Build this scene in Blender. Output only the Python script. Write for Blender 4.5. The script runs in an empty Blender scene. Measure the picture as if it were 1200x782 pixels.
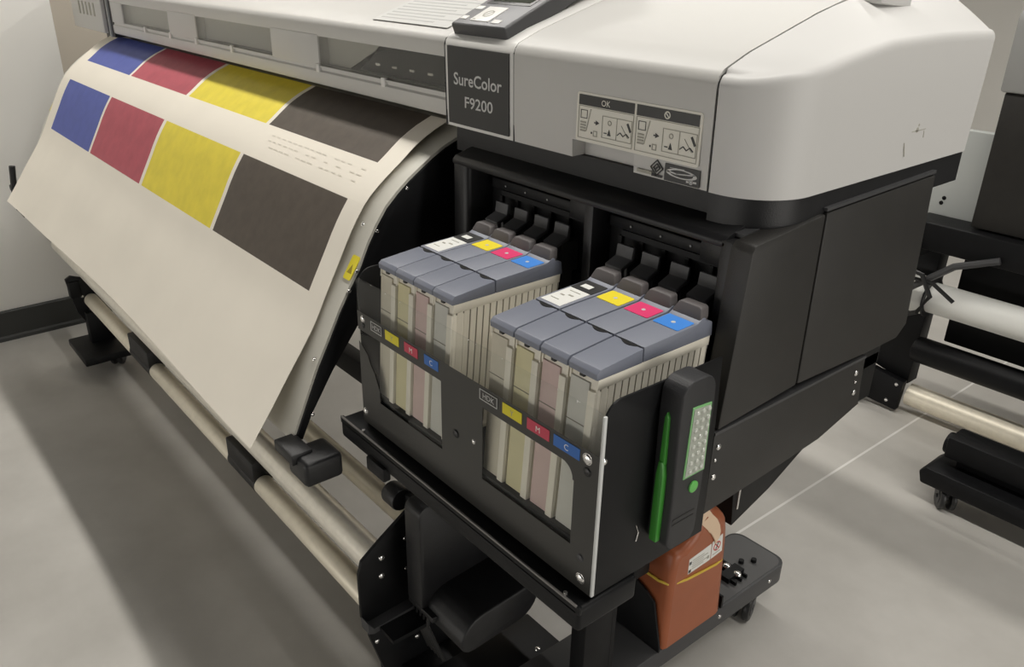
import bpy, bmesh, math, random
from mathutils import Vector, Matrix
random.seed(7)
C = bpy.context.scene
COL = C.collection
PI = math.pi

# ------------------------------------------------------------------ materials
MATS = {}
def mat(name, col, rough=.5, metal=0., noise=0., nscale=40., bump=0., bscale=300., spec=.5, coat=0., trans=0.):
    if name in MATS: return MATS[name]
    m = bpy.data.materials.new(name); m.use_nodes = True
    nt = m.node_tree; b = nt.nodes['Principled BSDF']
    b.inputs['Base Color'].default_value = (*col, 1)
    b.inputs['Roughness'].default_value = rough
    b.inputs['Metallic'].default_value = metal
    b.inputs['Specular IOR Level'].default_value = spec
    b.inputs['Coat Weight'].default_value = coat
    tc = nt.nodes.new('ShaderNodeTexCoord')
    if noise:
        n = nt.nodes.new('ShaderNodeTexNoise'); n.inputs['Scale'].default_value = nscale; n.inputs['Detail'].default_value = 5
        nt.links.new(tc.outputs['Object'], n.inputs['Vector'])
        r = nt.nodes.new('ShaderNodeMapRange'); r.inputs['From Min'].default_value = .3; r.inputs['From Max'].default_value = .7
        r.inputs['To Min'].default_value = 1 - noise; r.inputs['To Max'].default_value = 1 + noise
        nt.links.new(n.outputs['Fac'], r.inputs['Value'])
        mx = nt.nodes.new('ShaderNodeVectorMath'); mx.operation = 'SCALE'
        mx.inputs[0].default_value = col
        nt.links.new(r.outputs['Result'], mx.inputs['Scale'])
        nt.links.new(mx.outputs['Vector'], b.inputs['Base Color'])
    if bump:
        n2 = nt.nodes.new('ShaderNodeTexNoise'); n2.inputs['Scale'].default_value = bscale; n2.inputs['Detail'].default_value = 2
        nt.links.new(tc.outputs['Object'], n2.inputs['Vector'])
        bp = nt.nodes.new('ShaderNodeBump'); bp.inputs['Strength'].default_value = bump; bp.inputs['Distance'].default_value = .002
        nt.links.new(n2.outputs['Fac'], bp.inputs['Height']); nt.links.new(bp.outputs['Normal'], b.inputs['Normal'])
    MATS[name] = m
    return m

def clear_mat(name, tint, fac=.07, rough=.05):
    m = bpy.data.materials.new(name); m.use_nodes = True
    nt = m.node_tree; nt.nodes.clear()
    o = nt.nodes.new('ShaderNodeOutputMaterial')
    t = nt.nodes.new('ShaderNodeBsdfTransparent'); t.inputs['Color'].default_value = (*tint, 1)
    g = nt.nodes.new('ShaderNodeBsdfGlossy'); g.inputs['Roughness'].default_value = rough; g.inputs['Color'].default_value = (.9, .9, .9, 1)
    mx = nt.nodes.new('ShaderNodeMixShader')
    lw = nt.nodes.new('ShaderNodeLayerWeight'); lw.inputs['Blend'].default_value = .5
    pw = nt.nodes.new('ShaderNodeMath'); pw.operation = 'POWER'; pw.inputs[1].default_value = 4
    nt.links.new(lw.outputs['Facing'], pw.inputs[0])
    ad = nt.nodes.new('ShaderNodeMath'); ad.operation = 'MULTIPLY_ADD'; ad.inputs[1].default_value = .4; ad.inputs[2].default_value = fac
    nt.links.new(pw.outputs[0], ad.inputs[0]); nt.links.new(ad.outputs[0], mx.inputs['Fac'])
    nt.links.new(t.outputs[0], mx.inputs[1]); nt.links.new(g.outputs[0], mx.inputs[2])
    nt.links.new(mx.outputs[0], o.inputs['Surface'])
    MATS[name] = m
    return m

M_cover = mat('cover_plastic', (.575, .565, .54), .42, bump=.05, bscale=900)
M_cover2 = mat('cover_plastic_pale', (.60, .592, .575), .45, bump=.05, bscale=900)
M_edge = mat('cover_edge_white', (.76, .75, .72), .4)
M_seam = mat('seam_dark', (.03, .03, .03), .8)
M_black = mat('black_plastic', (.012, .012, .013), .42, spec=.4, noise=.15, bump=.15, bscale=700)
M_blacksoft = mat('black_textured_panel', (.022, .0205, .0185), .5, noise=.1, bump=.2, bscale=900)
M_steel_black = mat('black_painted_steel', (.006, .0062, .007), .48, spec=.22, noise=.15, bump=.08, bscale=600)
M_greyblack = mat('charcoal_plastic', (.055, .055, .057), .45, bump=.1, bscale=700)
M_interior = mat('bay_interior_black', (.007, .007, .008), .5, spec=.3)
M_alu = mat('brushed_aluminium', (.93, .89, .79), .30, metal=.5, noise=.05, nscale=60)
M_tube = mat('lacquered_tube', (.86, .80, .66), .42, metal=.3, noise=.05, nscale=50)
M_screw = mat('screw_steel', (.75, .74, .72), .25, metal=.9)
M_paper = mat('print_paper', (.88, .825, .72), .65, noise=.02, nscale=6)
M_guide = mat('guide_plate', (.62, .60, .53), .45)
M_blue = mat('ink_blue', (.085, .115, .40), .6, noise=.06, nscale=30)
M_red = mat('ink_red', (.46, .085, .115), .6, noise=.08, nscale=30)
M_yel = mat('ink_yellow', (.82, .68, .06), .6, noise=.06, nscale=30)
M_blk = mat('ink_brown_black', (.088, .070, .055), .6, noise=.12, nscale=40)
M_warn = mat('warning_yellow', (.85, .72, .04), .5)
M_bar = mat('badge_black', (.022, .022, .022), .35)
M_text = mat('lettering_grey', (.58, .58, .57), .4)
M_label = mat('label_white', (.80, .775, .69), .5)
M_labelw = mat('label_bright', (.82, .82, .78), .5)
M_pict = mat('pictogram_grey', (.38, .365, .31), .6)
M_pictd = mat('pictogram_dark', (.05, .05, .05), .6)
M_screen = mat('screen_glass', (.07, .075, .06), .15)
M_panel = mat('panel_grey', (.17, .17, .18), .4)
M_button = mat('button_white', (.78, .77, .74), .4)
M_cap = mat('cap_slate', (.20, .215, .265), .42, bump=.08, bscale=900)
M_grip = mat('cap_grip', (.105, .095, .095), .5)
M_body = mat('ivory_shell', (.80, .755, .645), .42, noise=.04, nscale=25)
M_rib = mat('shell_groove', (.20, .18, .14), .6)
M_inkK = mat('pouch_grey_beige', (.62, .57, .46), .5, noise=.06, nscale=20)
M_inkY = mat('pouch_straw', (.68, .62, .38), .5, noise=.06, nscale=20)
M_inkM = mat('pouch_pink', (.62, .46, .43), .5, noise=.06, nscale=20)
M_inkC = mat('pouch_cool_grey', (.58, .57, .52), .5, noise=.06, nscale=20)
M_tY = mat('tag_yellow', (.86, .70, .02), .5)
M_tM = mat('tag_magenta', (.75, .035, .16), .5)
M_tC = mat('tag_cyan', (.045, .24, .72), .5)
M_tK = mat('tag_black', (.02, .02, .02), .5)
M_bandY = mat('band_yellow', (.72, .62, .02), .45)
M_bandM = mat('band_red', (.55, .05, .09), .45)
M_bandC = mat('band_blue', (.03, .14, .47), .45)
M_mask = mat('printed_mask', (.035, .034, .031), .35)
M_green = mat('lamp_green', (.05, .28, .035), .4)
M_greenl = mat('lamp_green_light', (.22, .50, .20), .4)
M_lamp = mat('lamp_rubber', (.022, .022, .024), .5, bump=.2, bscale=900)
M_led = mat('led_bulb', (.56, .58, .52), .15, spec=.8)
M_ledbed = mat('led_reflector', (.50, .53, .47), .3, metal=.4)
M_jug = mat('brown_jug', (.36, .105, .042), .38, noise=.06, nscale=14)
M_seal = mat('seal_cream', (.80, .60, .42), .6)
M_band = mat('rubber_band_yellow', (.72, .50, .06), .5)
M_ink_red = mat('print_red', (.6, .10, .08), .6)
M_wall = mat('wall_paint', (.90, .885, .84), .8, noise=.015, nscale=3)
M_base = mat('baseboard_rubber', (.030, .031, .028), .5)
M_wheel = mat('caster_rubber', (.012, .012, .012), .4)
M_white = mat('white_media', (.78, .78, .74), .5)
M_palegrey = mat('rear_panel_grey', (.55, .57, .55), .5)
M_glass = clear_mat('window_tint', (.84, .84, .82), .05)
M_acryl = clear_mat('clear_acrylic', (.975, .98, .975), .015, .03)

# concrete floor
def floor_mat():
    m = bpy.data.materials.new('polished_concrete'); m.use_nodes = True
    nt = m.node_tree; b = nt.nodes['Principled BSDF']
    tc = nt.nodes.new('ShaderNodeTexCoord')
    n = nt.nodes.new('ShaderNodeTexNoise'); n.inputs['Scale'].default_value = 2.2; n.inputs['Detail'].default_value = 8; n.inputs['Roughness'].default_value = .6
    nt.links.new(tc.outputs['Object'], n.inputs['Vector'])
    cr = nt.nodes.new('ShaderNodeValToRGB')
    cr.color_ramp.elements[0].position = .33; cr.color_ramp.elements[0].color = (.47, .452, .417, 1)
    cr.color_ramp.elements[1].position = .7; cr.color_ramp.elements[1].color = (.62, .60, .562, 1)
    nt.links.new(n.outputs['Fac'], cr.inputs['Fac'])
    # saw-cut joint running front to back
    sx = nt.nodes.new('ShaderNodeSeparateXYZ'); nt.links.new(tc.outputs['Object'], sx.inputs[0])
    a = nt.nodes.new('ShaderNodeMath'); a.operation = 'ADD'; a.inputs[1].default_value = .449
    nt.links.new(sx.outputs['X'], a.inputs[0])
    ab = nt.nodes.new('ShaderNodeMath'); ab.operation = 'ABSOLUTE'; nt.links.new(a.outputs[0], ab.inputs[0])
    lt = nt.nodes.new('ShaderNodeMath'); lt.operation = 'LESS_THAN'; lt.inputs[1].default_value = .0035
    nt.links.new(ab.outputs[0], lt.inputs[0])
    mx = nt.nodes.new('ShaderNodeMix'); mx.data_type = 'RGBA'
    nt.links.new(lt.outputs[0], mx.inputs['Factor'])
    nt.links.new(cr.outputs['Color'], mx.inputs['A']); mx.inputs['B'].default_value = (.80, .785, .75, 1)
    nt.links.new(mx.outputs['Result'], b.inputs['Base Color'])
    n2 = nt.nodes.new('ShaderNodeTexNoise'); n2.inputs['Scale'].default_value = 5; n2.inputs['Detail'].default_value = 6
    nt.links.new(tc.outputs['Object'], n2.inputs['Vector'])
    mr = nt.nodes.new('ShaderNodeMapRange'); mr.inputs['To Min'].default_value = .34; mr.inputs['To Max'].default_value = .55
    nt.links.new(n2.outputs['Fac'], mr.inputs['Value']); nt.links.new(mr.outputs['Result'], b.inputs['Roughness'])
    return m
M_floor = floor_mat()

# ------------------------------------------------------------------ mesh builder
class MB:
    def __init__(s): s.v = []; s.f = []; s.m = []
    def add(s, verts, faces, mi=0):
        o = len(s.v); s.v += [Vector(v) for v in verts]
        s.f += [tuple(i + o for i in f) for f in faces]
        s.m += ([mi] * len(faces) if isinstance(mi, int) else list(mi))
        return s
    def bm(s, bm, mi=0, M=None):
        if M is not None: bmesh.ops.transform(bm, matrix=M, verts=bm.verts)
        bmesh.ops.recalc_face_normals(bm, faces=bm.faces)
        bm.verts.index_update()
        s.add([v.co.copy() for v in bm.verts], [[v.index for v in f.verts] for f in bm.faces], mi); bm.free(); return s
    def box(s, x0, x1, y0, y1, z0, z1, mi=0, bev=0, seg=2, M=None):
        bm = bmesh.new(); bmesh.ops.create_cube(bm, size=1)
        for v in bm.verts:
            v.co = Vector((x0 + (v.co.x + .5) * (x1 - x0), y0 + (v.co.y + .5) * (y1 - y0), z0 + (v.co.z + .5) * (z1 - z0)))
        if bev: bmesh.ops.bevel(bm, geom=bm.edges[:], offset=bev, segments=seg, profile=.5, affect='EDGES', clamp_overlap=True)
        return s.bm(bm, mi, M)
    def prism(s, poly, ax, a0, a1, mi=0, bev=0, seg=2, M=None):
        # poly in the two remaining axes, in order (x,y,z without ax)
        def P(a, p):
            if ax == 0: return Vector((a, p[0], p[1]))
            if ax == 1: return Vector((p[0], a, p[1]))
            return Vector((p[0], p[1], a))
        bm = bmesh.new()
        A = [bm.verts.new(P(a0, p)) for p in poly]; B = [bm.verts.new(P(a1, p)) for p in poly]
        n = len(poly); bm.faces.new(A); bm.faces.new(B[::-1])
        for i in range(n): bm.faces.new((A[i], B[i], B[(i + 1) % n], A[(i + 1) % n]))
        bmesh.ops.recalc_face_normals(bm, faces=bm.faces)
        if bev: bmesh.ops.bevel(bm, geom=bm.edges[:], offset=bev, segments=seg, profile=.5, affect='EDGES', clamp_overlap=True)
        return s.bm(bm, mi, M)
    def cyl(s, p0, p1, r, mi=0, seg=24, r2=None, bev=0):
        p0 = Vector(p0); p1 = Vector(p1); d = p1 - p0
        bm = bmesh.new()
        bmesh.ops.create_cone(bm, cap_ends=True, segments=seg, radius1=r, radius2=r if r2 is None else r2, depth=d.length)
        if bev:
            ed = [e for e in bm.edges if abs(e.verts[0].co.z - e.verts[1].co.z) < 1e-7]
            bmesh.ops.bevel(bm, geom=ed, offset=bev, segments=2, profile=.5, affect='EDGES', clamp_overlap=True)
        M = Matrix.Translation((p0 + p1) / 2) @ d.to_track_quat('Z', 'Y').to_matrix().to_4x4()
        return s.bm(bm, mi, M)
    def dome(s, c, r, d, mi=0, flat=.5):
        # low rounded screw head at c facing direction d
        bm = bmesh.new(); bmesh.ops.create_uvsphere(bm, u_segments=12, v_segments=6, radius=r)
        M = Matrix.Translation(Vector(c)) @ Vector(d).to_track_quat('Z', 'Y').to_matrix().to_4x4() @ Matrix.Diagonal((1, 1, flat, 1))
        return s.bm(bm, mi, M)
    def sweep(s, pts, r, mi=0, seg=8, closed=False):
        pts = [Vector(p) for p in pts]; n = len(pts); rings = []
        for i, p in enumerate(pts):
            a = pts[(i - 1) % n] if (closed or i) else pts[0]; b = pts[(i + 1) % n] if (closed or i < n - 1) else pts[-1]
            t = (b - a).normalized(); up = Vector((0, 0, 1)) if abs(t.z) < .95 else Vector((1, 0, 0))
            u = t.cross(up).normalized(); w = u.cross(t)
            rings.append([p + (u * math.cos(k * 2 * PI / seg) + w * math.sin(k * 2 * PI / seg)) * r for k in range(seg)])
        V = [q for rr in rings for q in rr]; F = []
        for i in range(n if closed else n - 1):
            j = (i + 1) % n
            for k in range(seg): F.append((i * seg + k, i * seg + (k + 1) % seg, j * seg + (k + 1) % seg, j * seg + k))
        if not closed: F.append(tuple(range(seg))[::-1]); F.append(tuple((n - 1) * seg + k for k in range(seg)))
        return s.add(V, F, mi)
    def grid(s, rows, mi=0):
        n = len(rows[0]); V = [p for r in rows for p in r]; F = []; MI = []
        for i in range(len(rows) - 1):
            for j in range(n - 1):
                F.append((i * n + j, i * n + j + 1, (i + 1) * n + j + 1, (i + 1) * n + j))
                MI.append(mi(i, j) if callable(mi) else mi)
        return s.add(V, F, MI)
    def flat(s, o, u, v, pts, mi=0, th=.0004):
        # thin raised plate on a plane: pts are 2-D in (u,v) from origin o, raised along u x v
        o = Vector(o); u = Vector(u); v = Vector(v); n = u.cross(v).normalized()
        A = [o + u * a + v * b for a, b in pts]; B = [p + n * th for p in A]; k = len(pts)
        return s.add(A + B, [tuple(range(k))[::-1], tuple(range(k, 2 * k))] + [(i, (i + 1) % k, k + (i + 1) % k, k + i) for i in range(k)], mi)
    def rect(s, o, u, v, a0, a1, b0, b1, mi=0, th=.0004):
        return s.flat(o, u, v, [(a0, b0), (a1, b0), (a1, b1), (a0, b1)], mi, th)
    def line(s, o, u, v, p, q, w, mi=0, th=.0004):
        dx, dy = q[0] - p[0], q[1] - p[1]; l = math.hypot(dx, dy) or 1; nx, ny = -dy / l * w / 2, dx / l * w / 2
        return s.flat(o, u, v, [(p[0] - nx, p[1] - ny), (q[0] - nx, q[1] - ny), (q[0] + nx, q[1] + ny), (p[0] + nx, p[1] + ny)], mi, th)
    def frame(s, o, u, v, a0, a1, b0, b1, w, mi=0, th=.0004):
        s.rect(o, u, v, a0, a1, b0, b0 + w, mi, th); s.rect(o, u, v, a0, a1, b1 - w, b1, mi, th)
        s.rect(o, u, v, a0, a0 + w, b0 + w, b1 - w, mi, th); s.rect(o, u, v, a1 - w, a1, b0 + w, b1 - w, mi, th); return s
    def ring(s, o, u, v, c, r0, r1, mi=0, th=.0004, n=24, sx=1):
        for k in range(n):
            a = 2 * PI * k / n; b = 2 * PI * (k + 1) / n
            s.flat(o, u, v, [(c[0] + sx * r1 * math.cos(a), c[1] + r1 * math.sin(a)), (c[0] + sx * r1 * math.cos(b), c[1] + r1 * math.sin(b)),
                             (c[0] + sx * r0 * math.cos(b), c[1] + r0 * math.sin(b)), (c[0] + sx * r0 * math.cos(a), c[1] + r0 * math.sin(a))], mi, th)
        return s
    def text(s, txt, size, o, u, v, mi=0, th=.0006, width=None, align='CENTER', bold=0):
        cu = bpy.data.curves.new('t', 'FONT'); cu.body = txt; cu.size = size; cu.align_x = align; cu.resolution_u = 3; cu.offset = bold
        ob = bpy.data.objects.new('t', cu); COL.objects.link(ob)
        dg = bpy.context.evaluated_depsgraph_get(); dg.update()
        me = bpy.data.meshes.new_from_object(ob.evaluated_get(dg))
        o = Vector(o); u = Vector(u); v = Vector(v); n = u.cross(v).normalized()
        xs = [p.co.x for p in me.vertices]; sc = 1 if not width else width / (max(xs) - min(xs))
        s.add([o + u * p.co.x * sc + v * p.co.y + n * th for p in me.vertices], [tuple(p.vertices) for p in me.polygons], mi)
        bpy.data.objects.remove(ob); bpy.data.curves.remove(cu); bpy.data.meshes.remove(me)
        return s
    def build(s, name, mats, parent=None, label=None, ang=35):
        off = ORG.get(parent.name, Vector((0, 0, 0))) if parent else Vector((0, 0, 0))
        me = bpy.data.meshes.new(name)
        me.from_pydata([v - off for v in s.v], [], s.f)
        for m in (mats if isinstance(mats, (list, tuple)) else [mats]): me.materials.append(m)
        me.polygons.foreach_set('material_index', s.m)
        me.polygons.foreach_set('use_smooth', [True] * len(s.f))
        me.update(); me.set_sharp_from_angle(angle=math.radians(ang))
        o = bpy.data.objects.new(name, me); COL.objects.link(o)
        if parent: o.parent = parent
        ORG[o.name] = off
        if label: o['label'] = label
        return o
ORG = {}
def thing(name, label, cat, loc, group=None):
    o = bpy.data.objects.new(name, None); COL.objects.link(o)
    o.location = loc; o.empty_display_size = .05
    o['label'] = label; o['category'] = cat
    if group: o['group'] = group
    ORG[o.name] = Vector(loc)
    return o
def tag(o, label, cat, group=None):
    o['label'] = label; o['category'] = cat
    if group: o['group'] = group
    return o
def struct(o): o['kind'] = 'structure'; return o
def arc(cx, cy, r, a0, a1, n=6):
    return [(cx + r * math.cos(math.radians(a0 + (a1 - a0) * k / n)), cy + r * math.sin(math.radians(a0 + (a1 - a0) * k / n))) for k in range(n + 1)]
def rrect(x0, x1, y0, y1, r, n=5):
    return arc(x1 - r, y0 + r, r, -90, 0, n) + arc(x1 - r, y1 - r, r, 0, 90, n) + arc(x0 + r, y1 - r, r, 90, 180, n) + arc(x0 + r, y0 + r, r, 180, 270, n)
def lerp_tab(tab, t):
    if t <= tab[0][0]: return tab[0][1]
    for (a, x), (b, y) in zip(tab, tab[1:]):
        if t <= b: return x + (y - x) * (t - a) / (b - a)
    return tab[-1][1]
X_, Y_, Z_ = Vector((1, 0, 0)), Vector((0, 1, 0)), Vector((0, 0, 1))

# ------------------------------------------------------------------ room
f = MB(); f.box(-6, 4, -4, 6.2, -.1, 0); struct(f.build('floor', M_floor))
w = MB(); w.box(-3.25, -2.87, -4, -.05, 0, 2.9, 0, .004); struct(w.build('wall_left', M_wall))
w = MB(); w.box(-3.6, -3.45, -.6, 6.2, 0, 2.9); struct(w.build('wall_left_rear', mat('wall_paint_shaded', (.50, .455, .39), .8)))  # shade of the recess put into a darker wall colour
w = MB(); w.box(-3.6, 4, 6.0, 6.2, 0, 2.9); struct(w.build('wall_back', M_wall))
b = MB(); b.prism([(-2.87, 0), (-2.846, 0), (-2.848, .012), (-2.858, .018), (-2.860, .108), (-2.866, .114), (-2.87, .114)], 1, -4, -.05)
struct(b.build('baseboard_left', M_base))

# ------------------------------------------------------------------ main printer
PR = thing('large_format_printer', 'big grey and black wide-format printer feeding out a colour test print, nearest the camera', 'printer', (-1.2, .3, 0))

# --- right ink cover (between badge and end cap): thin fitted shell with hand notch
TOPTAB = [(0, 1.235), (.05, 1.254), (.11, 1.271), (.177, 1.290), (.24, 1.304), (.42, 1.312), (.46, 1.312)]
def top_z(y): return lerp_tab(TOPTAB, y)
XG = -.087
mb = MB()
mb.prism([(.004, 1.102), (.000, 1.225), (.004, 1.233), (.012, 1.238)] + [(y, z + .001) for y, z in TOPTAB[1:]] + [(.42, 1.10)], 0, -.3145, -.2035, 0)
mb.v = []; mb.f = []; mb.m = []
prof = [(.004, 1.102), (.0025, 1.126), (.000, 1.222), (.002, 1.231), (.009, 1.2385), (.05, 1.254), (.11, 1.271), (.177, 1.290), (.24, 1.304), (.42, 1.312), (.46, 1.312)]
def strip_x(mb, x0, x1, pr, mi=0):
    mb.prism(pr, 0, x0, x1, mi)
full = prof + [(.46, 1.102)]
notch = [(.0025, 1.126)] + prof[2:] + [(.46, 1.126)]
strip_x(mb, -.436, -.3145, full); strip_x(mb, -.2035, -.090, full); strip_x(mb, -.3145, -.2035, notch)
mb.box(-.3145, -.2035, .028, .06, 1.102, 1.126)
inkcov = mb.build('ink_cover', M_cover, PR, ang=50)
lb = MB(); o = (-.305, -.0006, 1.128)
U, V = X_, Z_
lb.v = []
# outer plate with rounded border
def tilt(y_off, z0): return Vector((0, -.0004, 0))
lb.flat((-.306, .0012, 1.127), X_, Z_, rrect(0, .203, 0, .063, .004), 0, .0012)
o = (-.306, -.0001, 1.127)
lb.rect(o, U, V, .004, .100, .047, .060, 1, .0006); lb.rect(o, U, V, .104, .199, .047, .060, 1, .0006)
o2 = (-.306, -.0007, 1.127)
lb.text('OK', .0105, (-.306 + .052, -.0007, 1.127 + .0497), U, V, 0, .0003)
lb.ring(o2, U, V, (.152, .0535), .0032, .0046, 0, .0003, 16); lb.line(o2, U, V, (.1495, .056), (.1545, .051), .0014, 0, .0003)
for dx in (0, .100):
    lb.frame(o, U, V, .004 + dx, .100 + dx, .004, .046, .0008, 2, .0005)
    lb.frame(o, U, V, .008 + dx, .020 + dx, .030, .041, .0008, 3, .0005)
    lb.line(o, U, V, (.026 + dx, .043), (.019 + dx, .014), .0012, 2, .0005)
    for k in range(4): lb.rect(o, U, V, .008 + dx, .018 + dx, .013 + k * .0036, .0152 + k * .0036, 2, .0005)
    lb.flat(o, U, V, [(.036 + dx, .024), (.042 + dx, .027), (.036 + dx, .030)], 3, .0005); lb.rect(o, U, V, .033 + dx, .036 + dx, .0262, .0278, 3, .0005)
    lb.rect(o, U, V, .028 + dx, .030 + dx, .012, .0145, 3, .0005); lb.frame(o, U, V, .032 + dx, .039 + dx, .009, .0165, .0012, 2, .0005)
    lb.frame(o, U, V, .047 + dx, .098 + dx, .010, .038, .0008, 2, .0005); lb.rect(o, U, V, .072 + dx, .0728 + dx, .010, .038, 2, .0005)
    lb.ring(o, U, V, (.060 + dx, .030), .0022, .0034, 2, .0005, 10); lb.flat(o, U, V, [(.057 + dx, .014), (.063 + dx, .014), (.060 + dx, .022)], 3, .0005)
    lb.line(o, U, V, (.051 + dx, .0165), (.056 + dx, .0165), .0012, 3, .0005)
    for k in range(4): lb.line(o, U, V, (.074 + dx + k * .005, .017 + (k % 2) * .004), (.079 + dx + k * .005, .017 + ((k + 1) % 2) * .004), .0012, 3, .0005)
    lb.line(o, U, V, (.090 + dx, .034), (.096 + dx, .024), .003, 3, .0005); lb.line(o, U, V, (.080 + dx, .030), (.092 + dx, .016), .0006, 2, .0005)
lb.build('instruction_label', [M_label, M_bar, M_pict, M_pictd], inkcov, 'cream instruction label with black OK header')
st = MB(); o = (-.152, .0022, 1.1035)
st.rect(o, U, V, 0, .0525, 0, .0205, 0, .0012)
o = (-.152, .0009, 1.1035)
st.ring(o, U, V, (.026, .0115), .0042, .0055, 1, .0004, 28, 4.2); st.line(o, U, V, (.004, .012), (.020, .0105), .0018, 1, .0004)
st.line(o, U, V, (.018, .0105), (.046, .0135), .0012, 1, .0004); st.line(o, U, V, (.034, .0045), (.049, .0055), .0025, 1, .0004)
st.ring(o, U, V, (.041, .005), .0018, .003, 1, .0004, 12); st.line(o, U, V, (.008, .0165), (.030, .0175), .0008, 1, .0004)
st.build('black_sticker', [M_bar, M_text], inkcov, 'small black sticker with a white swoosh')
st = MB(); o = (-.196, .0022, 1.104)
for k in range(2):
    r = .0095 - k * .0045; c = (.031, .0115)
    pts = [(c[0] - r, c[1]), (c[0], c[1] - r), (c[0] + r, c[1]), (c[0], c[1] + r)]
    for a, bb in zip(pts, pts[1:] + pts[:1]): st.line(o, U, V, a, bb, .0012, 0, .0012)
st.line(o, U, V, (.029, .0095), (.033, .0135), .0016, 0, .0012)
st.rect(o, U, V, 0, .024, .0015, .0055, 1, .0012); st.rect(o, U, V, .024, .040, .0005, .003, 0, .0012)
st.build('diamond_mark', [M_pictd, M_pict], inkcov)

# --- end cap: rounded corner cover
RC = .078
RIDGE = [(0, 1.233), (.025, 1.240), (.103, 1.254), (.198, 1.2665), (.316, 1.2675), (.42, 1.264), (.46, 1.262)]
def cap_path():
    P = []
    for k in range(4): P.append((XG + ( -RC - XG) * k / 4, 0.0, 0.0))
    for k in range(15):
        a = -90 + 90 * k / 14
        P.append((-RC + RC * math.cos(math.radians(a)), RC + RC * math.sin(math.radians(a)), 0))
    for y in (.12, .16, .2, .24, .28, .32, .36, .40, .43, .46): P.append((0, y, 0))
    return [(p[0], p[1]) for p in P]
PTH = cap_path()
def inset(i, d):
    a = PTH[max(i - 1, 0)]; c = PTH[min(i + 1, len(PTH) - 1)]
    t = Vector((c[0] - a[0], c[1] - a[1])).normalized(); n = Vector((-t.y, t.x))
    return PTH[i][0] + n.x * d, PTH[i][1] + n.y * d
def ridge_z(i):
    x, y = PTH[i]
    return lerp_tab(RIDGE, max(0, y - 0.0)) if x > -RC else 1.2335
rows = []
zs = [1.1015, 1.13, 1.17, 1.20]
lean = lambda z: .004 * (1 - (z - 1.10) / .13)
for z in zs: rows.append([Vector((*inset(i, lean(z)), z)) for i in range(len(PTH))])
rows.append([Vector((*inset(i, lean(1.22)), ridge_z(i) - .014)) for i in range(len(PTH))])
for k in range(1, 6):
    a = math.radians(90 * k / 5)
    rows.append([Vector((*inset(i, .010 * (1 - math.cos(a))), ridge_z(i) - .014 + .014 * math.sin(a))) for i in range(len(PTH))])
# top surface to the seam
def seam_pt(i):
    t = i / (len(PTH) - 1); x, y = PTH[i]
    if i < 4: yy = .012 + .002 * i
    else: yy = .018 + (y - 0) * (.442 / .46)
    return Vector((XG, yy, top_z(yy)))
last = rows[-1]
for k in (.2, .4, .6, .8, 1.0):
    rr = []
    for i in range(len(PTH)):
        p = last[i].lerp(seam_pt(i), k); p.z += .002 * math.sin(PI * k) * min(1, i / 10)
        rr.append(p)
    rows.append(rr)
mb = MB(); mb.grid(rows, 0)
n = len(PTH)
back = [r[-1] for r in rows]; mb.add(back, [tuple(range(len(back)))[::-1]])
bot = [Vector((p.x, p.y, 1.1015)) for p in rows[0]] + [Vector((XG, .46, 1.1015))]
mb.add(bot, [tuple(range(len(bot)))])
endcap = mb.build('end_cap', M_cover2, PR, ang=60)
sc = MB()
for c, r in (((.303, 1.150), .0035), ((.305, 1.156), .002)):
    sc.ring((.0, 0, 0), Y_, Z_, c, 0, r, 0, .0006, 8)
sc.line((0, 0, 0), Y_, Z_, (.276, 1.137), (.283, 1.119), .0012, 0, .0006); sc.line((0, 0, 0), Y_, Z_, (.29, 1.149), (.325, 1.149), .0009, 0, .0006)
sc.line((0, 0, 0), Y_, Z_, (.322, 1.147), (.324, 1.138), .0009, 0, .0006)
for q in sc.v: q.x -= .0028
sc.build('scuff_mark', M_pict, endcap)
sm = MB(); sm.prism([(.006, 1.102), (.003, 1.225)] + [(y + .006, z - .003) for y, z in TOPTAB] + [(.46, 1.102)], 0, -.0900, -.0870)
sm.build('cover_seam', M_seam, PR)
hb = MB(); hb.prism([(.255, 1.298), (.255, 1.308), (.27, 1.318), (.33, 1.320), (.33, 1.29)], 0, -.105, -.055, 0, .004)
hb.build('hinge_cover', M_cover2, PR)

# --- badge block and control panel
mb = MB(); mb.prism(prof + [(.46, 1.102)], 0, -.600, -.4375, 0)
badge = mb.build('badge_block', M_edge, PR, ang=50)
bp = MB(); bp.prism([(.0030, 1.1075), (.0005, 1.1075), (-.0020, 1.2235), (.0005, 1.2235)], 0, -.5925, -.4455)
bp.text('SureColor', .0255, (-.519, -.0009, 1.168), X_, Z_, 1, .0006, .116, bold=.00035)
bp.text('F9200', .0235, (-.516, -.0002, 1.1355), X_, Z_, 1, .0006, .068, bold=.00025)
bp.build('name_plate', [M_bar, M_text], badge, 'black name plate lettered in light grey')
sm = MB(); sm.prism([(.003, 1.102), (.0005, 1.225)] + [(y + .004, z - .002) for y, z in TOPTAB] + [(.42, 1.102)], 0, -.4378, -.4355)
sm.prism([(.003, 1.102), (.0005, 1.225)] + [(y + .004, z - .002) for y, z in TOPTAB] + [(.42, 1.102)], 0, -.6035, -.5995)
sm.build('badge_seam', M_seam, PR)
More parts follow.
